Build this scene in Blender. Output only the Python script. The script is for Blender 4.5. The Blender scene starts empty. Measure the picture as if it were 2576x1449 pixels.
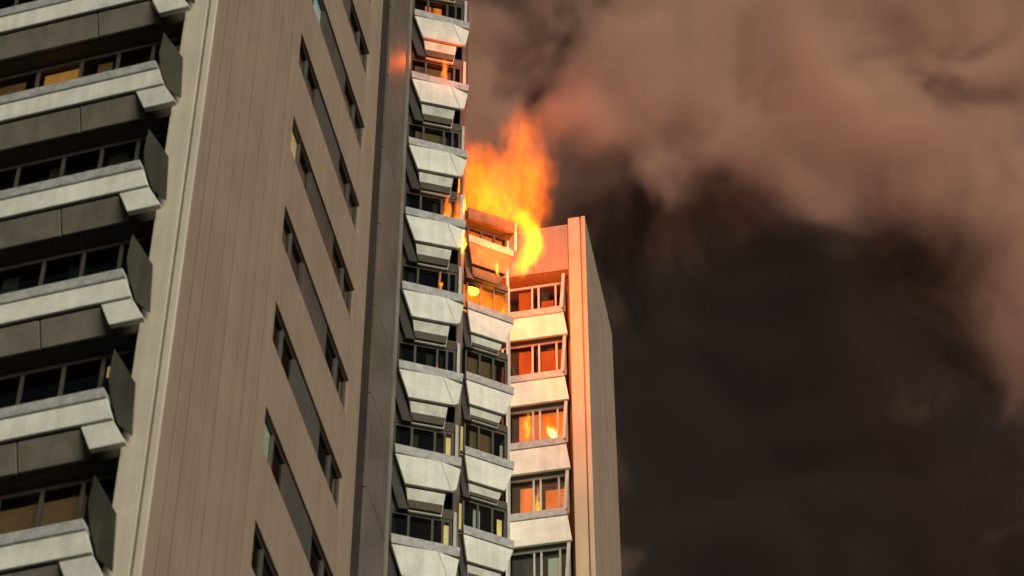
import bpy, bmesh, math, random
from mathutils import Vector, Matrix

random.seed(7)
sc = bpy.context.scene
COL = sc.collection
R = math.radians

# ------------------------------------------------------------------ camera
CAM_H = 1.6
PITCH = 46.94
cam = bpy.data.cameras.new('camera')
cam.sensor_width = 36.0
cam.lens = 36.0 * 6675.2 / 2575.0
cam.clip_start = 0.1
cam.clip_end = 6000
cam.dof.use_dof = True
cam.dof.focus_distance = 84.0
cam.dof.aperture_fstop = 1.2
camo = bpy.data.objects.new('camera', cam)
COL.objects.link(camo)
camo.location = (0, 0, CAM_H)
camo.rotation_euler = (R(90 + PITCH), 0, 0)
sc.camera = camo

# ------------------------------------------------------------------ sky, sun, exposure
SUN_EL, SUN_AZ = 5.0, 148.0          # azimuth clockwise from +Y (the way the camera faces)
world = bpy.data.worlds.new('World')
sc.world = world
world.use_nodes = True
wn = world.node_tree.nodes
sky = wn.new('ShaderNodeTexSky')
sky.sky_type = 'NISHITA'
sky.sun_disc = False
sky.sun_elevation = R(SUN_EL)
sky.sun_rotation = R(SUN_AZ)
sky.air_density = 1.0
sky.dust_density = 3.0
bg = wn['Background']
bg.inputs['Strength'].default_value = 0.032
world.node_tree.links.new(sky.outputs[0], bg.inputs[0])

sun = bpy.data.lights.new('sun', 'SUN')
sun.energy = 3.3
sun.angle = R(40)
sun.color = (1.0, 0.95, 0.85)
suno = bpy.data.objects.new('sun', sun)
COL.objects.link(suno)
to_sun = Vector((math.sin(R(SUN_AZ)) * math.cos(R(SUN_EL)), math.cos(R(SUN_AZ)) * math.cos(R(SUN_EL)), math.sin(R(SUN_EL))))
suno.rotation_euler = to_sun.to_track_quat('Z', 'Y').to_euler()
suno.location = (20, -30, 20)

sc.view_settings.view_transform = 'Standard'
sc.view_settings.look = 'None'
sc.view_settings.gamma = 1.0
sc.view_settings.exposure = 0.0
sc.render.engine = 'CYCLES'
cy = sc.cycles
cy.use_denoising = True
cy.max_bounces = 6
cy.diffuse_bounces = 3
cy.glossy_bounces = 3
cy.transparent_max_bounces = 12
cy.volume_bounces = 2
cy.volume_step_rate = 1.0
cy.volume_max_steps = 96
cy.use_adaptive_sampling = True
cy.adaptive_threshold = 0.03
cy.sample_clamp_indirect = 4.0

# ------------------------------------------------------------------ materials
def new_mat(name):
    m = bpy.data.materials.new(name)
    m.use_nodes = True
    return m, m.node_tree.nodes, m.node_tree.links

def pos_node(N, L, scale=(1, 1, 1)):
    g = N.new('ShaderNodeNewGeometry')
    mp = N.new('ShaderNodeMapping')
    mp.inputs['Scale'].default_value = scale
    L.new(g.outputs['Position'], mp.inputs['Vector'])
    return mp.outputs[0]

def surf(name, col, rough=0.8, var=0.18, scale=1.5, streak=0.0, fine=0.08, bump=0.15, rnd=0.06, metal=0.0, spec=0.3):
    """a weathered opaque surface: blotches, vertical streaks, fine grain and a little per-piece tone"""
    m, N, L = new_mat(name)
    b = N['Principled BSDF']
    b.inputs['Roughness'].default_value = rough
    b.inputs['Metallic'].default_value = metal
    b.inputs['Specular IOR Level'].default_value = spec
    n1 = N.new('ShaderNodeTexNoise'); n1.inputs['Scale'].default_value = scale; n1.inputs['Detail'].default_value = 5
    n2 = N.new('ShaderNodeTexNoise'); n2.inputs['Scale'].default_value = 1.0; n2.inputs['Detail'].default_value = 4
    n3 = N.new('ShaderNodeTexNoise'); n3.inputs['Scale'].default_value = 28; n3.inputs['Detail'].default_value = 2
    L.new(pos_node(N, L), n1.inputs['Vector'])
    L.new(pos_node(N, L, (5, 5, 0.12)), n2.inputs['Vector'])
    L.new(pos_node(N, L), n3.inputs['Vector'])
    oi = N.new('ShaderNodeObjectInfo')
    def term(sock, amp):
        a = N.new('ShaderNodeMath'); a.operation = 'MULTIPLY_ADD'
        L.new(sock, a.inputs[0]); a.inputs[1].default_value = 2 * amp; a.inputs[2].default_value = -amp
        return a.outputs[0]
    acc = None
    for s, amp in ((n1.outputs['Fac'], var * 2), (n2.outputs['Fac'], streak * 2), (n3.outputs['Fac'], fine * 2), (oi.outputs['Random'], rnd)):
        t = term(s, amp)
        if acc is None:
            acc = t
        else:
            a = N.new('ShaderNodeMath'); a.operation = 'ADD'
            L.new(acc, a.inputs[0]); L.new(t, a.inputs[1]); acc = a.outputs[0]
    a = N.new('ShaderNodeMath'); a.operation = 'ADD'; L.new(acc, a.inputs[0]); a.inputs[1].default_value = 1.0
    v = N.new('ShaderNodeVectorMath'); v.operation = 'SCALE'
    v.inputs[0].default_value = col
    L.new(a.outputs[0], v.inputs['Scale'])
    L.new(v.outputs[0], b.inputs['Base Color'])
    if bump:
        bp = N.new('ShaderNodeBump'); bp.inputs['Strength'].default_value = bump; bp.inputs['Distance'].default_value = 0.02
        L.new(n1.outputs['Fac'], bp.inputs['Height']); L.new(bp.outputs[0], b.inputs['Normal'])
    return m

def glow(name, col, strength, var=0.5, scale=2.5):
    """a glowing pane: backlit curtain, fire-lit room, painted fire reflection"""
    m, N, L = new_mat(name)
    b = N['Principled BSDF']
    b.inputs['Base Color'].default_value = (*col, 1)
    b.inputs['Roughness'].default_value = 0.9
    b.inputs['Emission Color'].default_value = (*col, 1)
    n = N.new('ShaderNodeTexNoise'); n.inputs['Scale'].default_value = scale; n.inputs['Detail'].default_value = 3
    L.new(pos_node(N, L, (3, 3, 0.8)), n.inputs['Vector'])
    a = N.new('ShaderNodeMath'); a.operation = 'MULTIPLY_ADD'
    L.new(n.outputs['Fac'], a.inputs[0]); a.inputs[1].default_value = 2 * var * strength; a.inputs[2].default_value = strength * (1 - var)
    L.new(a.outputs[0], b.inputs['Emission Strength'])
    return m

def glass(name, tint, refl):
    m, N, L = new_mat(name)
    N.remove(N['Principled BSDF'])
    t = N.new('ShaderNodeBsdfTransparent'); t.inputs[0].default_value = (*tint, 1)
    g = N.new('ShaderNodeBsdfGlossy'); g.inputs['Roughness'].default_value = 0.06; g.inputs['Color'].default_value = (0.9, 0.92, 0.9, 1)
    f = N.new('ShaderNodeFresnel'); f.inputs[0].default_value = 1.5
    a = N.new('ShaderNodeMath'); a.operation = 'ADD'; L.new(f.outputs[0], a.inputs[0]); a.inputs[1].default_value = refl; a.use_clamp = True
    ge = N.new('ShaderNodeNewGeometry')
    inv = N.new('ShaderNodeMath'); inv.operation = 'SUBTRACT'; inv.inputs[0].default_value = 1.0; L.new(ge.outputs['Backfacing'], inv.inputs[1])
    ml = N.new('ShaderNodeMath'); ml.operation = 'MULTIPLY'; L.new(a.outputs[0], ml.inputs[0]); L.new(inv.outputs[0], ml.inputs[1]); a = ml
    nz = N.new('ShaderNodeTexNoise'); nz.inputs['Scale'].default_value = 0.9
    L.new(pos_node(N, L), nz.inputs['Vector'])
    bp = N.new('ShaderNodeBump'); bp.inputs['Strength'].default_value = 0.25; bp.inputs['Distance'].default_value = 0.02
    L.new(nz.outputs['Fac'], bp.inputs['Height']); L.new(bp.outputs[0], g.inputs['Normal'])
    mx = N.new('ShaderNodeMixShader'); L.new(a.outputs[0], mx.inputs[0]); L.new(t.outputs[0], mx.inputs[1]); L.new(g.outputs[0], mx.inputs[2])
    L.new(mx.outputs[0], N['Material Output'].inputs['Surface'])
    return m

M = {
    'brown': surf('brown_concrete', (0.335, 0.257, 0.185), 0.9, 0.10, 0.6, 0.10, 0.14, 0.2, 0.03),
    'cream': surf('cream_concrete', (0.61, 0.555, 0.43), 0.85, 0.10, 0.8, 0.12, 0.08, 0.15, 0.03),
    'white': surf('white_painted_panel', (0.74, 0.76, 0.65), 0.75, 0.16, 1.8, 0.13, 0.10, 0.2, 0.06),
    'apron': surf('grey_white_panel', (0.62, 0.64, 0.53), 0.8, 0.24, 2.2, 0.16, 0.12, 0.25, 0.08),
    'scorched': surf('scorched_glow_panel', (0.21, 0.14, 0.085), 0.9, 0.35, 2.2, 0.2, 0.15, 0.25, 0.05),  # charring, darkened and warmed further so the firelight reads orange
    'tan': surf('tan_concrete', (0.55, 0.45, 0.30), 0.85, 0.12, 0.8, 0.14, 0.08, 0.15, 0.04),
    'trim': surf('pale_trim', (0.24, 0.225, 0.185), 0.4, 0.25, 0.7, 0.1),
    'joint': surf('wall_joint', (0.15, 0.115, 0.083), 0.9, 0.1, 0.6),
    'taupe': surf('taupe_apron', (0.18, 0.165, 0.13), 0.85, 0.22, 1.6, 0.15, 0.12, 0.2, 0.1),
    'coping': surf('grey_coping', (0.42, 0.43, 0.40), 0.6, 0.28, 5.0, 0.05, 0.30, 0.2, 0.05),
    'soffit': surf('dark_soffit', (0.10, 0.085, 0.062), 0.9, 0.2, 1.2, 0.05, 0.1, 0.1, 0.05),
    'dark': surf('dark_recess_shade', (0.055, 0.047, 0.04), 0.6, 0.2, 1.0, 0.1, 0.08, 0.1, 0.1),  # shade of recesses and side returns put into a dark colour
    'pier': surf('taupe_cladding', (0.15, 0.13, 0.105), 0.42, 0.32, 0.5, 0.10, 0.06, 0.1, 0.14),
    'screen': surf('grey_screen', (0.12, 0.113, 0.09), 0.8, 0.2, 1.4, 0.1, 0.1, 0.1, 0.1),
    'infill': surf('grey_infill', (0.095, 0.088, 0.078), 0.6, 0.15, 1.2, 0.1, 0.05, 0.05, 0.12),
    'frame': surf('bronze_frame', (0.085, 0.075, 0.06), 0.5, 0.15, 3, 0, 0.1, 0, 0.1),
    'pale_frame': surf('pale_frame', (0.52, 0.53, 0.46), 0.5, 0.15, 3, 0, 0.1, 0, 0.1),
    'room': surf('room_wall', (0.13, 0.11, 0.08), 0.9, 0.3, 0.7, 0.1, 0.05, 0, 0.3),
    'curtain': surf('beige_curtain', (0.17, 0.165, 0.125), 0.95, 0.25, 1.5, 0.35, 0.1, 0.3, 0.3),
    'roof': surf('roof_felt', (0.10, 0.095, 0.085), 0.95, 0.2, 0.8),
    'ground': surf('asphalt', (0.055, 0.053, 0.05), 0.95, 0.2, 0.3, 0, 0.15),
    'glass': glass('window_glass', (0.62, 0.64, 0.60), 0.06),
    'side_screen': surf('olive_side_screen', (0.085, 0.08, 0.06), 0.35, 0.3, 1.2, 0.25, 0.1, 0.1, 0.2),
    'lit_orange': glow('orange_lit_curtain', (0.95, 0.42, 0.10), 0.62),
    'lit_dim': glow('dim_amber_curtain', (0.55, 0.33, 0.14), 0.15),
    'lit_yellow': glow('yellow_lit_curtain', (1.0, 0.74, 0.26), 1.5, 0.35),
    'lit_pale': glow('pale_lit_curtain', (0.80, 0.85, 0.62), 0.55),
    'lit_cold': glow('cold_lit_blind', (0.62, 0.82, 0.92), 0.85, 0.2),
    'lit_warm': glow('warm_lit_blind', (1.0, 0.68, 0.30), 1.0, 0.2),
    'ember_reflection': glow('painted_ember_reflection', (0.9, 0.15, 0.02), 0.9, 0.75, 1.6),  # glow painted as the fire's reflection in far-wing glass
    'fire_and_reflection': glow('fire_room_and_reflection', (1.0, 0.21, 0.022), 1.5, 1.0, 1.0),  # burning rooms, and painted fire reflections on the far wing
}

# ------------------------------------------------------------------ frames: s along a facade, o outward, z up
class Frame:
    def __init__(self, p, phi, out):
        self.p = Vector((p[0], p[1], 0))
        self.d = Vector((math.sin(R(phi)), math.cos(R(phi)), 0))
        self.n = Vector((math.cos(R(phi)), -math.sin(R(phi)), 0)) * out
    def at(self, s, o, z):
        return self.p + self.d * s + self.n * o + Vector((0, 0, z))

FG = Frame((-5.90, 32.37), 12.03, 1)       # gable wall of the near wing
FL = Frame((-6.459, 32.05), -74.0, -1)     # parapets of the near wing, s runs left
FA = Frame((-2.943, 48.32), 75.5, 1)       # first column of faceted balconies
FB = Frame((-1.395, 54.78), 65.8, 1)       # second column, the burning one
FR = Frame((0.126, 60.80), 101.0, 1)       # far wing
E0 = FR.at(2.40, 0, 0)
FE = Frame((E0.x, E0.y), 11.0, 1)          # end wall of the far wing

BASE = Vector((-3.0, 45.0, 0.0))
tower = bpy.data.objects.new('apartment_tower', None)
COL.objects.link(tower)
tower.location = BASE
tower['label'] = 'tall concrete apartment tower with white faceted balconies, its upper corner on fire'
tower['category'] = 'building'

class MB:
    """collects faces in world coordinates"""
    def __init__(self):
        self.v, self.f = [], []
    def hull(self, a, b):
        """two matching rings of points -> closed prism"""
        n = len(a); k = len(self.v)
        self.v += list(a) + list(b)
        self.f.append(list(range(k, k + n)))
        self.f.append(list(range(k + 2 * n - 1, k + n - 1, -1)))
        for i in range(n):
            j = (i + 1) % n
            self.f.append([k + i, k + n + i, k + n + j, k + j])
        return self
    def box(self, F, s0, s1, o0, o1, z0, z1):
        a = [F.at(s0, o0, z0), F.at(s1, o0, z0), F.at(s1, o1, z0), F.at(s0, o1, z0)]
        return self.hull(a, [p + Vector((0, 0, z1 - z0)) for p in a])
    def poly(self, F, pts, o0, o1):
        """pts (s, z) or (s, z, extra outward) extruded from o0 to o1"""
        def q(p, o): return F.at(p[0], o + (p[2] if len(p) > 2 else 0), p[1])
        return self.hull([q(p, o0) for p in pts], [q(p, o1) for p in pts])
    def ring(self, F, s0, s1, o0, o1, z0, z1, w, wt=None):
        """a window frame: one closed rectangular ring"""
        wt = wt or w
        k = len(self.v)
        out = [(s0, z0), (s1, z0), (s1, z1), (s0, z1)]
        inn = [(s0 + w, z0 + w), (s1 - w, z0 + w), (s1 - w, z1 - wt), (s0 + w, z1 - wt)]
        for o in (o0, o1):
            for r in (out, inn):
                self.v += [F.at(a, o, b) for a, b in r]
        for i in range(4):
            j = (i + 1) % 4
            self.f += [[k + i, k + j, k + 4 + j, k + 4 + i], [k + 8 + i, k + 12 + i, k + 12 + j, k + 8 + j],
                       [k + i, k + 8 + i, k + 8 + j, k + j], [k + 4 + i, k + 4 + j, k + 12 + j, k + 12 + i]]
        return self
    def plan(self, pts, z0, z1):
        a = [Vector((p[0], p[1], z0)) for p in pts]
        return self.hull(a, [Vector((p[0], p[1], z1)) for p in pts])
    def mesh(self, name, mat, bevel=0.0):
        bm = bmesh.new()
        vs = [bm.verts.new(p) for p in self.v]
        for f in self.f:
            bm.faces.new([vs[i] for i in f])
        bmesh.ops.recalc_face_normals(bm, faces=bm.faces)
        if bevel:
            bmesh.ops.bevel(bm, geom=list(bm.edges), offset=bevel, segments=1, affect='EDGES', clamp_overlap=True)
        me = bpy.data.meshes.new(name)
        bm.to_mesh(me); bm.free()
        me.materials.append(mat)
        return me

def link(name, me, parent=None, dz=0.0):
    o = bpy.data.objects.new(name, me)
    COL.objects.link(o)
    o.location.z = dz
    if parent is not None:
        o.parent = parent
        if parent is tower:
            o.matrix_parent_inverse = Matrix.Translation(-BASE)
    return o

def part(name, mb, mat, parent=tower, bevel=0.0, dz=0.0):
    return link(name, mb.mesh(name, mat, bevel), parent, dz)

# ------------------------------------------------------------------ ground
gm = bpy.data.meshes.new('ground')
gm.from_pydata([(-3000, -3000, 0), (3000, -3000, 0), (3000, 3000, 0), (-3000, 3000, 0)], [], [(0, 1, 2, 3)])
gm.materials.append(M['ground'])
ground = link('ground', gm)
ground['kind'] = 'structure'

# ------------------------------------------------------------------ the building's solid cores
TOP1, TOPA, TOPB, TOPR = 74.0, 74.0, 63.45, 69.35
def xy(v): return (v.x, v.y)
mb = MB()
a = FL.at(0.12, -1.75, 0); b = FL.at(13, -1.75, 0)
mb.plan([xy(FG.at(1.75, -0.52, 0)), xy(a), xy(b), xy(b - FL.n * 16), xy(FG.at(17, -12, 0)), xy(FG.at(17, -0.52, 0))], 0, TOP1)
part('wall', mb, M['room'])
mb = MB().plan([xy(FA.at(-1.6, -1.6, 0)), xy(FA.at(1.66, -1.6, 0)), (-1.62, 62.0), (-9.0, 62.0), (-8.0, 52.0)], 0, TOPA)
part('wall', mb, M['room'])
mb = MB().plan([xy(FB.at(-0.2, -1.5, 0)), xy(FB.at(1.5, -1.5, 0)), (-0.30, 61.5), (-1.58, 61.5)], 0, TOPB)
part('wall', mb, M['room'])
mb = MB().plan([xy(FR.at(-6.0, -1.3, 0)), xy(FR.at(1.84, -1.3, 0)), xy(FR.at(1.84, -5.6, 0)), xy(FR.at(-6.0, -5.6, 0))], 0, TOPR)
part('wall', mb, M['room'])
# side walls turned away from the camera
part('side_wall', MB().plan([xy(FA.at(1.62, -0.40, 0)), xy(FA.at(1.70, -0.40, 0)), (-1.47, 54.9), (-1.56, 54.9)], 0, TOPA), M['pier'])
part('side_wall', MB().plan([xy(FB.at(1.51, -0.38, 0)), xy(FB.at(1.58, -0.38, 0)), (-0.05, 61.0), (-0.14, 61.0)], 0, TOPB), M['white'])

# ------------------------------------------------------------------ gable wall of the near wing
gable = part('gable_wall', MB().box(FG, 0.9, 11.45, -0.50, -0.36, 0, TOP1), M['dark'])
T0, T1, T2, T3 = -0.15, 5.10, 10.55, 11.50
nst = 8
cuts = [T0, 0.52, 1.08, 1.86, 2.44, 3.22, 3.75, 4.55, T1]
for i in range(nst):
    jo = random.uniform(-0.003, 0.003)
    part('wall_panel', MB().box(FG, cuts[i] + (0.05 if i else 0), cuts[i + 1] - (0.05 if i < nst - 1 else 0), -0.028, jo, 0, TOP1), M['brown'], gable)
part('joint_backing', MB().box(FG, 0.30, T1 - .05, -0.352, -0.03, 0, TOP1 - .01), M['joint'], gable)
part('wall_panel', MB().box(FG, T2, T3, -0.35, 0.001, 0, TOP1), M['brown'], gable, 0.006)
SLIT_H = 1.15
tops = [3 * k + 2.2 for k in range(8, 21)]
mid = MB().box(FG, T1 + 0.002, T2 - 0.002, -0.35, -0.001, 0, 3 - SLIT_H).mesh('wall_panel', M['brown'], 0.006)
for zt in tops:
    link('wall_panel', mid, gable, zt)
part('wall_panel', MB().box(FG, T1 + 0.002, T2 - 0.002, -0.35, -0.001, 0, tops[0] - SLIT_H), M['brown'], gable)
part('wall_panel', MB().box(FG, T1 + 0.002, T2 - 0.002, -0.35, -0.001, tops[-1] + 3 - SLIT_H, TOP1), M['brown'], gable)
# one band of two windows and a grey infill per storey, set back in the wall
sl1 = MB().ring(FG, T1 + .003, 6.797, -0.17, -0.07, 0.003, SLIT_H - .003, 0.06).mesh('window_frame', M['frame'])
sl2 = MB().ring(FG, 8.803, T2 - .003, -0.17, -0.07, 0.003, SLIT_H - .003, 0.06).mesh('window_frame', M['frame'])
inf = MB().box(FG, 6.8, 8.8, -0.22, -0.05, 0.003, SLIT_H - .003).mesh('infill_panel', M['infill'], 0.004)
pane1 = MB().box(FG, T1 + .06, 6.74, -0.13, -0.115, .06, SLIT_H - .06).mesh('pane', M['glass'])
pane2 = MB().box(FG, 8.86, T2 - .06, -0.13, -0.115, .06, SLIT_H - .06).mesh('pane', M['glass'])
mul1 = MB().box(FG, 5.88, 5.95, -0.15, -0.06, .06, SLIT_H - .06).mesh('mullion', M['infill'])
mul2 = MB().box(FG, 9.72, 9.82, -0.15, -0.06, .06, SLIT_H - .06).mesh('mullion', M['infill'])
lit = {53.2: ('lit_cold', 6.0, 6.74), 47.2: ('lit_warm', 5.40, 5.86), 38.2: ('lit_pale', 5.50, 5.86)}
for zt in tops:
    zb = zt - SLIT_H
    link('infill_panel', inf, gable, zb)
    f = link('window', sl1, tower, zb); f2 = link('window', sl2, tower, zb)
    link('pane', pane1, f); link('pane', pane2, f2); link('mullion', mul1, f); link('mullion', mul2, f2)
    for key, (mt, a0, a1) in lit.items():
        if abs(zt - key) < .1:
            part('blind', MB().box(FG, a0, a1, -0.145, -0.135, .08, SLIT_H - .08), M[mt], f)
    if random.random() < .5:
        a0 = random.choice((5.2, 6.0, 9.0, 9.9)); part('blind', MB().box(FG, a0, a0 + random.uniform(.3, .6), -0.26, -0.23, .08, SLIT_H - .08), M['curtain'], f if a0 < 8 else f2)
# ------------------------------------------------------------------ cream pier at the corner
FF = Frame(xy(FG.at(T0, 0, 0)), -74.0, -1)
pier = part('corner_pier', MB().plan([xy(FF.at(0.03, -0.06, 0)), xy(FF.at(0.66, -0.06, 0)), xy(FG.at(1.9, -0.72, 0)), xy(FG.at(1.9, -0.37, 0)), xy(FG.at(0.2, -0.04, 0))], 0, TOP1), M['cream'])
part('pier_strip', MB().box(FF, 0.20, 0.67, -0.05, 0.0, 0, TOP1), M['cream'], pier, 0.012)
part('pier_strip', MB().box(FF, -0.012, 0.135, -0.05, 0.015, 0, TOP1), M['cream'], pier, 0.012)
# ------------------------------------------------------------------ taupe pier past the gable
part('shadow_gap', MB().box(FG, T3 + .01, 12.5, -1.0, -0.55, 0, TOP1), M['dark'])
rp = part('side_pier', MB().box(FG, 12.36, 14.36, -1.4, -0.08, 0, TOP1), M['dark'])
cl1 = MB().box(FG, 12.38, 13.72, -0.08, 0.0, 0.012, 2.988).mesh('cladding_panel', M['pier'], 0.008)
cl2 = MB().box(FG, 13.76, 14.29, -0.08, -0.03, 0.012, 2.988).mesh('cladding_panel', M['pier'], 0.008)
part('edge_trim', MB().box(FG, 14.30, 14.42, -0.10, 0.03, 0, TOP1), M['trim'], rp, 0.01)
for k in range(7, 24):
    link('cladding_panel', cl1, rp, 3 * k + 0.6); link('cladding_panel', cl2, rp, 3 * k + 0.6)

# ------------------------------------------------------------------ windows
def ribbon_window(F, s0, s1, o, z0, z1, splits, rows, frame, lits=(), curtains=0.5, depth=0.55, room=None):
    """a glazed band per storey: frame (the part), panes, mullions, curtains"""
    fme = MB().ring(F, s0, s1, o - .05, o + .03, z0, z1, .07, .09).mesh('window_frame', M[frame])
    edges = [s0] + list(splits) + [s1]
    panes = [MB().box(F, a + .035, b - .035, o - .012, o, z0 + .07, z1 - .09).mesh('pane', M['glass']) for a, b in zip(edges[:-1], edges[1:])]
    muls = [MB().box(F, e - .03, e + .03, o - .045, o + .028, z0 + .07, z1 - .09).mesh('mullion', M[frame]) for e in edges[1:-1]]
    out = []
    for dz in rows:
        f = link('window', fme, tower, dz)
        for p in panes: link('pane', p, f)
        for p in muls: link('mullion', p, f)
        for a, b in zip(edges[:-1], edges[1:]):
            if random.random() < curtains:
                ww = (b - a) * random.uniform(.25, .6); x = random.choice((a + .05, b - .05 - ww))
                part('curtain', MB().box(F, x, x + ww, o - .22, o - .18, z0 + .05, z1 - .1), M['curtain'], f)
        for (row, mt, a, b, c, d) in lits:
            if abs(row - dz) < .1:
                part('curtain', MB().box(F, a, b, o - .16, o - .13, c, d), M[mt], f)  # on the far wing the fire-coloured pieces are painted reflections
        out.append(f)
    return out

# ------------------------------------------------------------------ near wing: deep parapets with two tiers, s runs to the left
def near_wing():
    rows = [3 * k + 2.16 for k in range(7, 17)]        # underside of each parapet
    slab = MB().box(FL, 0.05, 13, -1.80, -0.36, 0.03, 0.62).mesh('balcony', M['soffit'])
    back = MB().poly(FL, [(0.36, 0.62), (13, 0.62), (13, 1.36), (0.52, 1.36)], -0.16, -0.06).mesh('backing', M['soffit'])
    cop = MB().poly(FL, [(0.45, 1.15), (13, 1.15), (13, 1.40), (0.53, 1.40)], -0.20, 0.03).mesh('coping', M['coping'], 0.015)
    up = MB().poly(FL, [(0.29, 0.63), (13, 0.63), (13, 1.13), (0.45, 1.13)], -0.10, 0.0).mesh('parapet_panel', M['white'], 0.012)
    cor = MB().poly(FL, [(-0.01, 0.0), (0.64, 0.0), (0.86, 0.57), (0.27, 0.57)], -0.14, -0.01).mesh('parapet_panel', M['white'], 0.012)
    aps = []
    for a, b in ((0.90, 2.03), (2.06, 5.2), (5.23, 8.6), (8.63, 13)):
        a2 = a - (0.22 if a < 1 else 0)
        aps.append(MB().poly(FL, [(a2, 0.04, -0.20), (b, 0.04, -0.20), (b, 0.57, 0), (a, 0.57, 0)], -0.14, -0.06).mesh('apron_panel', M['taupe'], 0.01))
    scr = MB().poly(FL, [(0.50, 1.42), (0.27, 0.64), (-0.03, 0.30), (0.05, 1.57), (0.55, 2.55), (0.585, 1.9)], -0.22, -0.18).mesh('side_screen', M['side_screen'], 0.006)
    rev = MB().plan([xy(FL.at(-0.16, -0.62, 0)), xy(FL.at(0.04, -0.62, 0)), xy(FL.at(0.04, -1.72, 0)), xy(FL.at(-0.16, -1.72, 0))], 0.03, 3.02).mesh('side_wall', M['dark'])
    for z in rows:
        b = link('balcony', slab, tower, z)
        link('backing', back, b); link('coping', cop, b); link('parapet_panel', up, b); link('parapet_panel', cor, b)
        for a in aps: link('apron_panel', a, b)
        link('side_screen', scr, b); link('side_wall', rev, b)
    t = 41.16
    lits = [(t, 'lit_orange', 2.62, 3.42, 1.2, 2.94), (t, 'lit_dim', 1.95, 2.25, 1.2, 2.9), (t, 'lit_dim', 3.85, 4.6, 1.2, 2.9), (t, 'lit_dim', 0.20, 0.90, 1.2, 2.94),
            (t + 3, 'lit_dim', 1.0, 3.2, 1.2, 2.8), (29.16, 'lit_dim', 1.0, 2.6, 1.2, 2.8), (32.16, 'lit_warm', 0.92, 0.97, 2.6, 2.85)]
    ribbon_window(FL, -0.02, 13, -0.72, 1.0, 3.02, (1.0, 1.75, 2.55, 3.5, 4.4, 5.3, 6.2, 7.1, 8.0, 9.0, 10, 11, 12), rows, 'frame', lits, 0.55)
near_wing()

# ------------------------------------------------------------------ faceted balconies
def balcony_set(F, rows, cop, white, facet, low, left, slab, back, name='balcony', paint='white', lowpaint='apron'):
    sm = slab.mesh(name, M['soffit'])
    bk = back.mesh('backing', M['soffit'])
    cm = MB().poly(F, cop, -0.14, 0.02).mesh('coping', M['coping'], 0.012)
    wm = MB().poly(F, white, -0.10, 0.0).mesh('parapet_panel', M[paint], 0.010)
    fm = MB().poly(F, facet, -0.10, 0.0).mesh('facet_panel', M['white'], 0.010) if facet else None
    lm = MB().poly(F, low, -0.12, -0.04).mesh('apron_panel', M[lowpaint], 0.010) if low else None
    sd = MB().poly(F, left, -0.30, -0.16).mesh('side_panel', M['dark'], 0.006) if left else None  # side return, its shade put into the colour
    for z in rows:
        b = link(name, sm, tower, z)
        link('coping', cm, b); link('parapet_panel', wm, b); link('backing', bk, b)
        if fm: link('facet_panel', fm, b)
        if lm: link('apron_panel', lm, b)
        if sd: link('side_panel', sd, b)

# column A
rowsA = [3 * k for k in range(11, 24)]
balcony_set(FA, rowsA,
    [(0.02, 2.30), (1.74, 2.30, -0.10), (1.76, 2.60, -0.10), (0.0, 2.60)],
    [(0.31, 1.32), (1.49, 1.32), (1.19, 2.27), (0.03, 2.27)],
    [(1.50, 1.32), (1.64, 1.50, -0.10), (1.75, 2.27, -0.16), (1.205, 2.27)],
    [(0.46, 0.62, -0.18), (1.30, 0.62, -0.18), (1.35, 1.23), (0.35, 1.23)],
    [(-0.26, 2.36), (0.02, 2.36), (0.44, 0.62), (0.20, 0.62)],
    MB().box(FA, -1.2, 1.60, -1.6, -0.31, 0.66, 0.98), MB().poly(FA, [(0.47, 0.66), (1.28, 0.66), (1.36, 1.28), (1.42, 1.35), (1.64, 2.28), (0.05, 2.28), (0.33, 1.3)], -0.305, -0.13))
litsA = []
for z, mt in ((51, 'lit_yellow'), (54, 'lit_yellow'), (48, 'lit_dim'), (57, 'lit_dim'), (45, 'lit_pale'), (42, 'lit_pale'), (60, 'lit_dim')):
    litsA.append((z, mt, -0.34, -0.20, -0.5, 0.55))
for z in (48, 45, 42): litsA.append((z, 'lit_yellow', 1.40, 1.56, -0.45, 0.6))
litsA += [(63, 'lit_dim', 0.2, 1.3, -0.5, 0.5), (60, 'lit_dim', 0.3, 1.2, -0.5, 0.5), (66, 'fire_and_reflection', 0.45, 0.62, -0.5, 0.5), (66, 'fire_and_reflection', 0.70, 0.95, -0.5, 0.5)]
ribbon_window(FA, -1.1, 1.60, -0.36, -0.55, 0.66, (-0.36, -0.05, 0.50, 1.10, 1.36), [r + 0.0 for r in rowsA], 'frame', litsA, 0.35)
pm = MB().box(FA, 1.62, 1.70, -0.36, -0.28, -0.45, 0.9).mesh('post', M['pale_frame'])  # pale post stands for a reflection at the glass corner
for r in rowsA: link('post', pm, tower, r)

# column B
rowsB = [3 * k for k in range(12, 21)]
for rws, pt, lp in ((rowsB[:-1], 'white', 'apron'), (rowsB[-1:], 'scorched', 'scorched')):
  balcony_set(FB, rws,
    [(0.07, 2.37), (1.60, 2.37, -0.04), (1.62, 2.68, -0.04), (0.05, 2.68)],
    [(0.19, 1.42), (1.31, 1.42), (1.60, 2.34, -0.04), (0.07, 2.34)],
    None,
    [(0.30, 0.96, -0.14), (1.15, 0.96, -0.14), (1.22, 1.33), (0.21, 1.33)],
    [(-0.15, 2.4), (0.06, 2.4), (0.36, 0.90), (0.10, 0.90)],
    MB().box(FB, -0.3, 1.50, -1.5, -0.26, 0.98, 1.25), MB().poly(FB, [(0.31, 0.99), (1.13, 0.99), (1.29, 1.43), (1.5, 2.35), (0.10, 2.35), (0.2, 1.42)], -0.255, -0.12), paint=pt, lowpaint=lp)
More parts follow.
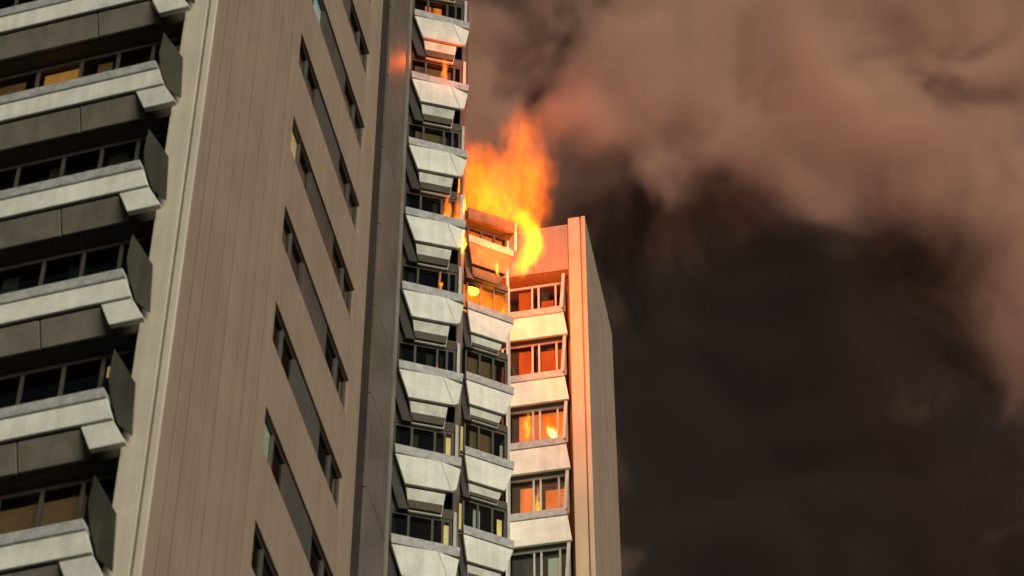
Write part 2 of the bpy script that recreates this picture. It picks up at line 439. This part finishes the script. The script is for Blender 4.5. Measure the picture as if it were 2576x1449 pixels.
litsB = [(51, 'lit_yellow', 0.04, 0.26, -0.2, 0.88), (54, 'lit_yellow', 0.04, 0.22, -0.2, 0.88), (51, 'lit_yellow', 1.28, 1.42, -0.2, 0.7), (54, 'lit_pale', 1.36, 1.44, -0.2, 0.6), (51, 'lit_pale', 0.55, 0.75, 0.0, 0.8)]
litsB += [(63, 'fire_and_reflection', 0.0, 1.4, -0.1, 0.4), (60, 'fire_and_reflection', -0.05, 1.45, -0.28, 0.9), (57, 'lit_dim', 0.3, 1.2, -0.2, 0.8), (54, 'lit_dim', 0.4, 1.1, -.2, .8)]
ribbon_window(FB, -0.25, 1.50, -0.33, -0.30, 0.98, (0.18, 0.62, 1.06), rowsB, 'frame', litsB, 0.3)
ribbon_window(FB, -0.25, 1.50, -0.33, -0.30, 0.44, (0.18, 0.62, 1.06), [63], 'frame', litsB, 0.0)
pm = MB().box(FB, 1.52, 1.59, -0.36, -0.29, -0.35, 1.2).mesh('post', M['pale_frame'])  # same corner reflection, put in as a pale post
for r in rowsB: link('post', pm, tower, r)
# roof edge over the burning storey
rf = part('roof', MB().box(FB, -0.25, 1.60, -5.6, -0.10, 63.46, 63.86), M['roof'])
part('fascia', MB().box(FB, 0.02, 1.63, -0.10, 0.04, 63.44, 63.92), M['scorched'], rf, 0.02)
part('post', MB().box(FB, 1.60, 1.68, -0.06, 0.03, 62.62, 63.90), M['pale_frame'], rf)

# ------------------------------------------------------------------ far wing
rowsR = [3 * k for k in range(15, 22)]
balcony_set(FR, rowsR,
    [(-1.6, 2.20), (1.60, 2.20), (1.50, 2.50), (-1.6, 2.50)],
    [(-1.6, 1.15), (1.72, 1.15), (1.60, 2.17), (-1.6, 2.17)],
    None, None, None,
    MB().box(FR, -3.0, 1.70, -1.35, -0.14, 1.18, 1.45), MB().box(FR, -1.55, 1.50, -0.22, -0.12, 1.455, 2.3))
litsR = [(60, 'fire_and_reflection', 0.02, 1.55, -0.4, 1.05), (57, 'fire_and_reflection', 0.05, 0.45, -0.4, 0.9), (57, 'fire_and_reflection', 0.85, 1.5, -0.4, 0.7), (63, 'ember_reflection', 0.02, 0.46, -0.4, 1.0), (63, 'ember_reflection', 0.76, 1.5, -0.4, 0.9),  # fire and ember panes glow in place of reflections in the glass
         (54, 'lit_pale', 0.9, 1.25, -0.4, 0.9)]
ribbon_window(FR, -1.5, 1.62, -0.32, -0.48, 1.18, (-0.5, 0.50, 0.72, 1.30), rowsR, 'pale_frame', litsR, 0.35)
ribbon_window(FR, -1.5, 1.62, -0.32, -0.48, 0.95, (-0.5, 0.50, 0.72, 1.30), [66], 'pale_frame', [(66, 'ember_reflection', 0.02, 0.46, -0.4, 0.85), (66, 'ember_reflection', 0.78, 1.2, -0.4, 0.3)], 0.2)  # ember panes again a painted reflection
pm = MB().poly(FR, [(1.46, -0.48), (1.56, -0.48), (1.66, 1.15), (1.56, 1.15)], -0.16, -0.08).mesh('post', M['pale_frame'])
for r in rowsR[1:] + [66]: link('post', pm, tower, r)
tw = part('upper_wall', MB().box(FR, -3.0, 1.80, -1.2, -0.05, 66.95 + .3, TOPR + .02), M['brown'])
for a, b in ((-3.0, -0.62), (-0.6, 0.58), (0.60, 1.80)):
    part('wall_panel', MB().box(FR, a, b, -0.05, 0.0, 67.25, 69.5), M['brown'], tw, 0.012)
part('recess_wall', MB().box(FR, 1.70, 1.84, -1.3, -0.30, 0, TOPR), M['screen'])
fin = part('end_pier', MB().box(FR, 1.83, 2.395, -1.2, -0.06, 0, 69.75), M['tan'])
part('pier_strip', MB().box(FR, 1.82, 2.22, -0.06, 0.0, 0, 69.80), M['tan'], fin, 0.012)
part('pier_strip', MB().box(FR, 2.27, 2.41, -0.06, 0.012, 0, 69.80), M['tan'], fin, 0.012)
ew = part('end_wall', MB().box(FE, 0.05, 5.7, -0.6, -0.06, 0, 69.6), M['brown'])
for i in range(6):
    part('wall_panel', MB().box(FE, 0.03 + i * .95, 0.03 + (i + 1) * .95 - .012, -0.06, random.uniform(-.003, .003), 0, 69.78), M['brown'], ew, 0.006)
part('roof', MB().plan([xy(FR.at(-6, -0.9, 0)), xy(FR.at(1.84, -0.9, 0)), xy(FR.at(1.84, -5.6, 0)), xy(FR.at(-6, -5.6, 0))], TOPR + .005, TOPR + .2), M['roof'])

# ------------------------------------------------------------------ volumes: soft lobes, stirred by noise
def lobe_field(N, L, coord, lobes):
    """sum of a * exp(-|(p - c) / r|^2); lobes (centre, radius xyz, amplitude)"""
    acc = None
    for c, r, a in lobes:
        v = N.new('ShaderNodeVectorMath'); v.operation = 'SUBTRACT'; L.new(coord, v.inputs[0]); v.inputs[1].default_value = c
        d = N.new('ShaderNodeVectorMath'); d.operation = 'DIVIDE'; L.new(v.outputs[0], d.inputs[0]); d.inputs[1].default_value = r if hasattr(r, '__len__') else (r, r, r)
        q = N.new('ShaderNodeVectorMath'); q.operation = 'DOT_PRODUCT'; L.new(d.outputs[0], q.inputs[0]); L.new(d.outputs[0], q.inputs[1])
        p = N.new('ShaderNodeMath'); p.operation = 'POWER'; p.inputs[0].default_value = math.exp(-1); L.new(q.outputs['Value'], p.inputs[1])
        m = N.new('ShaderNodeMath'); m.operation = 'MULTIPLY_ADD'; L.new(p.outputs[0], m.inputs[0]); m.inputs[1].default_value = a
        if acc is None: m.inputs[2].default_value = 0
        else: L.new(acc, m.inputs[2])
        acc = m.outputs[0]
    return acc

def math_node(N, L, op, a, b=None, c=None, clamp=False):
    m = N.new('ShaderNodeMath'); m.operation = op; m.use_clamp = clamp
    for i, x in enumerate((a, b, c)):
        if x is None: continue
        if isinstance(x, (int, float)): m.inputs[i].default_value = x
        else: L.new(x, m.inputs[i])
    return m.outputs[0]

def stirred(N, L, scale, amount, detail=2):
    tc = N.new('ShaderNodeTexCoord')
    n = N.new('ShaderNodeTexNoise'); n.inputs['Scale'].default_value = scale; n.inputs['Detail'].default_value = detail
    L.new(tc.outputs['Object'], n.inputs['Vector'])
    s = N.new('ShaderNodeVectorMath'); s.operation = 'SUBTRACT'; L.new(n.outputs['Color'], s.inputs[0]); s.inputs[1].default_value = (.5, .5, .5)
    k = N.new('ShaderNodeVectorMath'); k.operation = 'SCALE'; L.new(s.outputs[0], k.inputs[0]); k.inputs['Scale'].default_value = amount
    a = N.new('ShaderNodeVectorMath'); a.operation = 'ADD'; L.new(tc.outputs['Object'], a.inputs[0]); L.new(k.outputs[0], a.inputs[1])
    return tc.outputs['Object'], a.outputs[0]

def blob_mesh(name, lobes, grow, voxel):
    """closed skin round a set of lobes"""
    bm = bmesh.new()
    for c, r, a in lobes:
        rr = r if hasattr(r, '__len__') else (r, r, r)
        bmesh.ops.create_icosphere(bm, subdivisions=3, radius=1.0, matrix=Matrix.Translation(c) @ Matrix.Diagonal((rr[0] * grow, rr[1] * grow, rr[2] * grow, 1)))
    me = bpy.data.meshes.new(name); bm.to_mesh(me); bm.free()
    o = link(name, me)
    rm = o.modifiers.new('skin', 'REMESH'); rm.mode = 'VOXEL'; rm.voxel_size = voxel
    sm = o.modifiers.new('smooth', 'SMOOTH'); sm.factor = 0.5; sm.iterations = 4
    dg = bpy.context.evaluated_depsgraph_get()
    ev = bpy.data.meshes.new_from_object(o.evaluated_get(dg))
    o.modifiers.clear(); o.data = ev; bpy.data.meshes.remove(me)
    ev.name = name
    return o

def flame(name, lobes, label, gain, scale=1.1, amount=0.5, hue=(1.0, 0.25, 0.008), grow=1.9, voxel=0.14, ragged=0.5, group=None, opacity=0.22, cut=0.10):
    o = blob_mesh(name, lobes, grow, voxel)
    m, N, L = new_mat(name)
    N.remove(N['Principled BSDF'])
    raw, co = stirred(N, L, scale, amount)
    f = lobe_field(N, L, co, lobes)
    n = N.new('ShaderNodeTexNoise'); n.inputs['Scale'].default_value = scale * 1.5; n.inputs['Detail'].default_value = 5; n.inputs['Roughness'].default_value = 0.6; n.inputs['Distortion'].default_value = 0.6
    mp = N.new('ShaderNodeMapping'); mp.inputs['Scale'].default_value = (1.7, 1.7, 0.5); L.new(raw, mp.inputs[0]); L.new(mp.outputs[0], n.inputs['Vector'])
    k = math_node(N, L, 'MULTIPLY_ADD', n.outputs['Fac'], 2 * ragged, -ragged)          # eats into the edge
    f = math_node(N, L, 'ADD', f, k)
    f = math_node(N, L, 'SUBTRACT', f, cut)
    f = math_node(N, L, 'MAXIMUM', f, 0.0)
    n2 = N.new('ShaderNodeTexNoise'); n2.inputs['Scale'].default_value = scale * 1.9; n2.inputs['Detail'].default_value = 3; n2.inputs['Distortion'].default_value = 1.2
    mp2 = N.new('ShaderNodeMapping'); mp2.inputs['Scale'].default_value = (1.5, 1.5, 0.32); L.new(co, mp2.inputs[0]); L.new(mp2.outputs[0], n2.inputs['Vector'])
    sm = N.new('ShaderNodeMapRange'); sm.interpolation_type = 'SMOOTHSTEP'; L.new(n2.outputs['Fac'], sm.inputs[0])
    for q, val in enumerate((0.36, 0.64, 0.30, 1.45)): sm.inputs[q + 1].default_value = val     # bright streaks and dim gaps
    f = math_node(N, L, 'MULTIPLY', f, sm.outputs[0])
    m.cycles.volume_step_rate = 0.35
    e = N.new('ShaderNodeEmission'); e.inputs[0].default_value = (*hue, 1)
    L.new(math_node(N, L, 'MULTIPLY', f, gain), e.inputs['Strength'])
    ab = N.new('ShaderNodeVolumeAbsorption'); ab.inputs[0].default_value = (0.2, 0.2, 0.2, 1)
    L.new(math_node(N, L, 'MULTIPLY', f, opacity), ab.inputs['Density'])
    ad = N.new('ShaderNodeAddShader'); L.new(e.outputs[0], ad.inputs[0]); L.new(ab.outputs[0], ad.inputs[1])
    L.new(ad.outputs[0], N['Material Output'].inputs['Volume'])
    o.data.materials.clear(); o.data.materials.append(m)
    o['label'] = label; o['category'] = 'flame'
    if group: o['group'] = group
    return o

def Bp(s, o, z): return tuple(FB.at(s, o, z))
plume = [(Bp(0.72, .0, 64.40), (.55, .5, .50), 3.6), (Bp(1.30, .05, 64.15), (.42, .4, .40), 3.6), (Bp(0.40, -.2, 65.3), (.75, .6, .85), 1.25), (Bp(1.20, -.2, 65.4), (.80, .6, .90), 1.2),
         (Bp(2.25, -.3, 66.2), (.52, .5, 1.1), 1.15), (Bp(2.40, -.3, 65.0), (.38, .5, .9), 1.1), (Bp(2.65, -.4, 67.2), (.40, .4, .75), 0.95), (Bp(1.50, -.3, 66.7), (.55, .4, .8), 0.75),
         (Bp(2.1, -.4, 68.2), (.62, .6, 1.0), 0.66), (Bp(2.1, -.5, 69.4), (.48, .5, 1.0), 0.48), (Bp(0.40, -.3, 66.6), (.55, .5, .8), 0.95), (Bp(0.05, .1, 64.6), (.32, .3, .9), 1.1)]
fire = flame('fire_plume', plume, 'big orange fire billowing above the roof edge of the burning storey', 1.45, 1.5, 0.7, (1.0, 0.15, 0.004), 2.0, 0.14, ragged=0.5, cut=0.09)
sheet = [(Bp(.25, -.14, 59.98), (.22, .2, .40), 1.3), (Bp(.62, -.14, 60.0), (.24, .2, .45), 1.3), (Bp(1.0, -.14, 60.0), (.22, .2, .40), 1.3), (Bp(1.36, -.14, 60.0), (.16, .2, .45), 1.4), (Bp(.75, -.12, 60.75), (.45, .15, .22), .9)]
flame('flame', sheet, 'row of orange flames under the scorched parapet, above the grey one', 1.8, 3.2, 0.5, (1.0, 0.21, 0.006), 1.6, 0.08, 0.9, cut=0.25)
tongue = [(Bp(1.74, .2, 64.10), .26, 1.8), (Bp(1.92, .25, 63.75), .23, 2.2), (Bp(2.05, .3, 63.4), .23, 2.6), (Bp(2.15, .3, 63.05), .24, 2.8), (Bp(2.17, .3, 62.7), .24, 2.8), (Bp(2.06, .3, 62.36), .23, 2.8),
          (Bp(1.92, .3, 62.05), .22, 2.6), (Bp(1.77, .3, 61.74), .21, 2.4), (Bp(1.62, .3, 61.42), .19, 2.0), (Bp(2.3, .2, 63.6), (.18, .2, .45), 1.0), (Bp(1.80, .25, 62.6), (.14, .2, .35), .7)]
flame('flame', tongue, 'bright yellow tongue of flame curling down beside the burning balcony', 3.6, 2.4, 0.30, (1.0, 0.27, 0.003), 1.8, 0.08, 0.8, cut=0.2)

def small_flame(F, s, o, z, h, r, gain, label, hue=(1.0, 0.30, 0.01)):  # also shapes glints and reflections as little glowing volumes
    p = [(tuple(F.at(s, o, z + h * t)), (r * q, r * q, h * .28), 2.4 * (1 - .3 * t)) for t, q in ((0.0, .8), (.3, 1.0), (.62, .7), (.95, .4))]
    return flame('flame', p, label, gain, 3.0, 0.22, hue, 1.9, 0.045, 1.0, cut=0.3)
small_flame(FA, 1.66, .06, 55.25, .75, .065, 9, 'small white-hot glint, built as a flame, at the corner of the balcony left of the fire', (1, .5, .06))  # a glint, painted as a glowing volume
small_flame(FA, 1.12, -.27, 53.85, .7, .045, 4, 'thin orange glint, built as a flame, in the dark window left of the burning corner', (1, .22, .01))  # glint on the window, given its own glow
small_flame(FB, 1.00, .12, 61.25, .6, .05, 7, 'little upright flame on the glowing orange parapet', (1, .4, .02))
small_flame(FB, 1.36, -.20, 59.55, .75, .06, 6, 'slim flame standing on the grey parapet below the burning one')
small_flame(FA, 1.10, -.27, 50.5, .6, .04, 3.5, 'thin orange glint, built as a flame, in the window one storey below, above white parapet', (1, .24, .02))  # another window glint that glows by itself
small_flame(FR, 0.62, -.42, 56.5, 1.2, .10, 6, 'tall yellow fire reflection, built as a flame, in the lowest glowing window of the right wing', (1, .36, .02))  # fire reflections in the glass, painted as volumes behind it
small_flame(FR, 1.46, -.42, 56.5, 1.1, .07, 5, 'thin fire reflection, built as a flame, beside the orange end pier, low on the right wing', (1, .34, .02))
small_flame(FR, 0.30, -.42, 60.2, 1.0, .12, 7, 'yellow fire reflection, built as a flame, in the brightest orange window of the right wing', (1, .36, .01))
small_flame(FA, 1.02, -.10, 62.75, .75, .09, 4, 'orange flame licking up under the topmost balcony in view', (1, .16, .008))
small_flame(FA, 1.25, -.24, 56.55, 1.0, .11, 4, 'orange flames in the window beside the big fire', (1, .19, .01))
small_flame(FA, 1.52, -.22, 56.6, 1.2, .09, 4, 'narrow flame at the corner post next to the big fire', (1, .19, .01))

# the light the fire throws
def fire_light(name, p, watts, radius, col=(1.0, 0.13, 0.012)):
    l = bpy.data.lights.new(name, 'POINT'); l.energy = watts; l.shadow_soft_size = radius; l.color = col
    o = bpy.data.objects.new(name, l); COL.objects.link(o); o.location = p
    o.parent = fire
    return o
fire_light('fire_light', Bp(1.0, -.8, 64.9), 3200, 0.35)
fire_light('fire_light', Bp(2.4, .5, 63.0), 620, 0.25)
fire_light('fire_light', Bp(0.85, .75, 61.9), 230, 0.2, (1.0, 0.21, 0.012))
fire_light('fire_light', tuple(FA.at(1.2, .45, 63.3)), 60, 0.12)

# ------------------------------------------------------------------ smoke
def smoke(name, lobes, soot_shade, label, density, col, dark, scale=0.10, amount=6.0, grow=1.5, voxel=1.5, g=-0.35, rate=0.8, lo=0.20, hi=0.80, rough=1.9):
    o = blob_mesh(name, lobes, grow, voxel)
    m, N, L = new_mat(name)
    N.remove(N['Principled BSDF'])
    raw, co = stirred(N, L, scale, amount, 2)
    f = lobe_field(N, L, co, lobes)
    n = N.new('ShaderNodeTexNoise'); n.inputs['Scale'].default_value = scale * 1.7; n.inputs['Detail'].default_value = 5; n.inputs['Roughness'].default_value = .58; n.inputs['Distortion'].default_value = 0.5
    L.new(co, n.inputs['Vector'])
    k = math_node(N, L, 'MULTIPLY_ADD', n.outputs['Fac'], rough, -rough * 0.5)
    mr = N.new('ShaderNodeMapRange'); mr.interpolation_type = 'SMOOTHSTEP'
    L.new(math_node(N, L, 'ADD', math_node(N, L, 'MINIMUM', f, 1.0), k), mr.inputs[0]); mr.inputs[1].default_value = lo; mr.inputs[2].default_value = hi
    # nothing is left at the skin of the cloud
    edge = math_node(N, L, 'MULTIPLY_ADD', f if soot_shade else lobe_field(N, L, raw, lobes), 3.0, -0.40, clamp=True)
    f = math_node(N, L, 'MULTIPLY', math_node(N, L, 'MULTIPLY', mr.outputs[0], edge), density)
    pv = N.new('ShaderNodeVolumePrincipled')
    if soot_shade:
        sf = lobe_field(N, L, co, soot_shade)
        sf = math_node(N, L, 'MULTIPLY_ADD', n.outputs['Fac'], -4.2, math_node(N, L, 'ADD', sf, 1.85))  # billow self-shadow put into the smoke colour along with soot
        mr2 = N.new('ShaderNodeMapRange'); mr2.interpolation_type = 'SMOOTHSTEP'; L.new(sf, mr2.inputs[0]); mr2.inputs[1].default_value = 0.0; mr2.inputs[2].default_value = 0.7
        mx = N.new('ShaderNodeMix'); mx.data_type = 'RGBA'; L.new(mr2.outputs[0], mx.inputs['Factor'])
        mx.inputs['A'].default_value = (*col, 1); mx.inputs['B'].default_value = (*dark, 1)
        L.new(mx.outputs['Result'], pv.inputs['Color'])
    else:
        pv.inputs['Color'].default_value = (*col, 1)
    pv.inputs['Anisotropy'].default_value = g
    pv.inputs['Absorption Color'].default_value = (0.0, 0.0, 0.0, 1)
    L.new(f, pv.inputs['Density'])
    L.new(pv.outputs[0], N['Material Output'].inputs['Volume'])
    m.cycles.volume_step_rate = rate
    o.data.materials.clear(); o.data.materials.append(m)
    o['kind'] = 'stuff'; o['label'] = label; o['category'] = 'smoke'
    return o
lobes = [((8, 78, 96), (9, 6, 6), 1.0), ((21, 79, 100), (10, 7, 9), 1.0), ((-2, 80, 100), (8, 6, 9), 0.8), ((14, 80, 88), (10, 6, 6), 0.9),
         ((18, 81, 76), (9, 6, 8), 0.8), ((7, 81, 76), (7, 5, 9), 0.9), ((32, 82, 92), (9, 8, 16), 0.8), ((10, 80, 110), (13, 7, 7), 0.9), ((12, 82, 64), (12, 6, 8), 0.7)]
soot_shade = [((8.5, 77, 83), (5, 8, 4.5), 1.2), ((9.5, 77, 75), (5.5, 8, 6), 1.3), ((6.5, 77, 70), (5, 8, 5), 1.2), ((4.0, 77, 89.5), (4.0, 8, 2.2), 0.9), ((0.8, 77, 103), (5.0, 8, 4.5), 1.1), ((8.5, 77, 105), (4.0, 8, 2.5), 0.5), ((13, 77, 86.5), (5, 8, 3.0), .7), ((15, 77, 71), (6, 8, 6), 0.9), ((20, 77, 77), (6, 8, 6), 0.8), ((22, 77, 85), (6, 8, 4), 0.45), ((22, 77, 69), (6, 8, 5), 0.8), ((16, 77, 80), (5, 8, 4.5), 1.2), ((4.0, 77, 80), (3, 8, 6), .9), ((6, 77, 65), (6, 8, 4), 1.0), ((14, 77, 64), (7, 8, 4), .9), ((-1, 77, 92), (3, 8, 4), .3)]  # dark parts of the cloud: soot plus shade painted into its colour
smoke('smoke', lobes, soot_shade, 'vast brown and black smoke cloud drifting right behind the tower', 1.0, (0.90, 0.63, 0.50), (0.105, 0.082, 0.074))
column = [((1.6, 57.0, 71.3), (1.2, 1.4, 1.5), 0.9), ((2.6, 60.0, 75.2), (1.9, 2.0, 2.0), 0.9), ((4.2, 64.0, 80.2), (2.8, 2.6, 2.4), 0.9)]
smoke('smoke', column, [], 'tan smoke column rising from the flames over the roof of the right wing', 0.17, (0.80, 0.60, 0.48), None, 0.30, 2.0, 1.6, 0.5, -0.3, 0.7, 0.30, 0.9, 1.7)
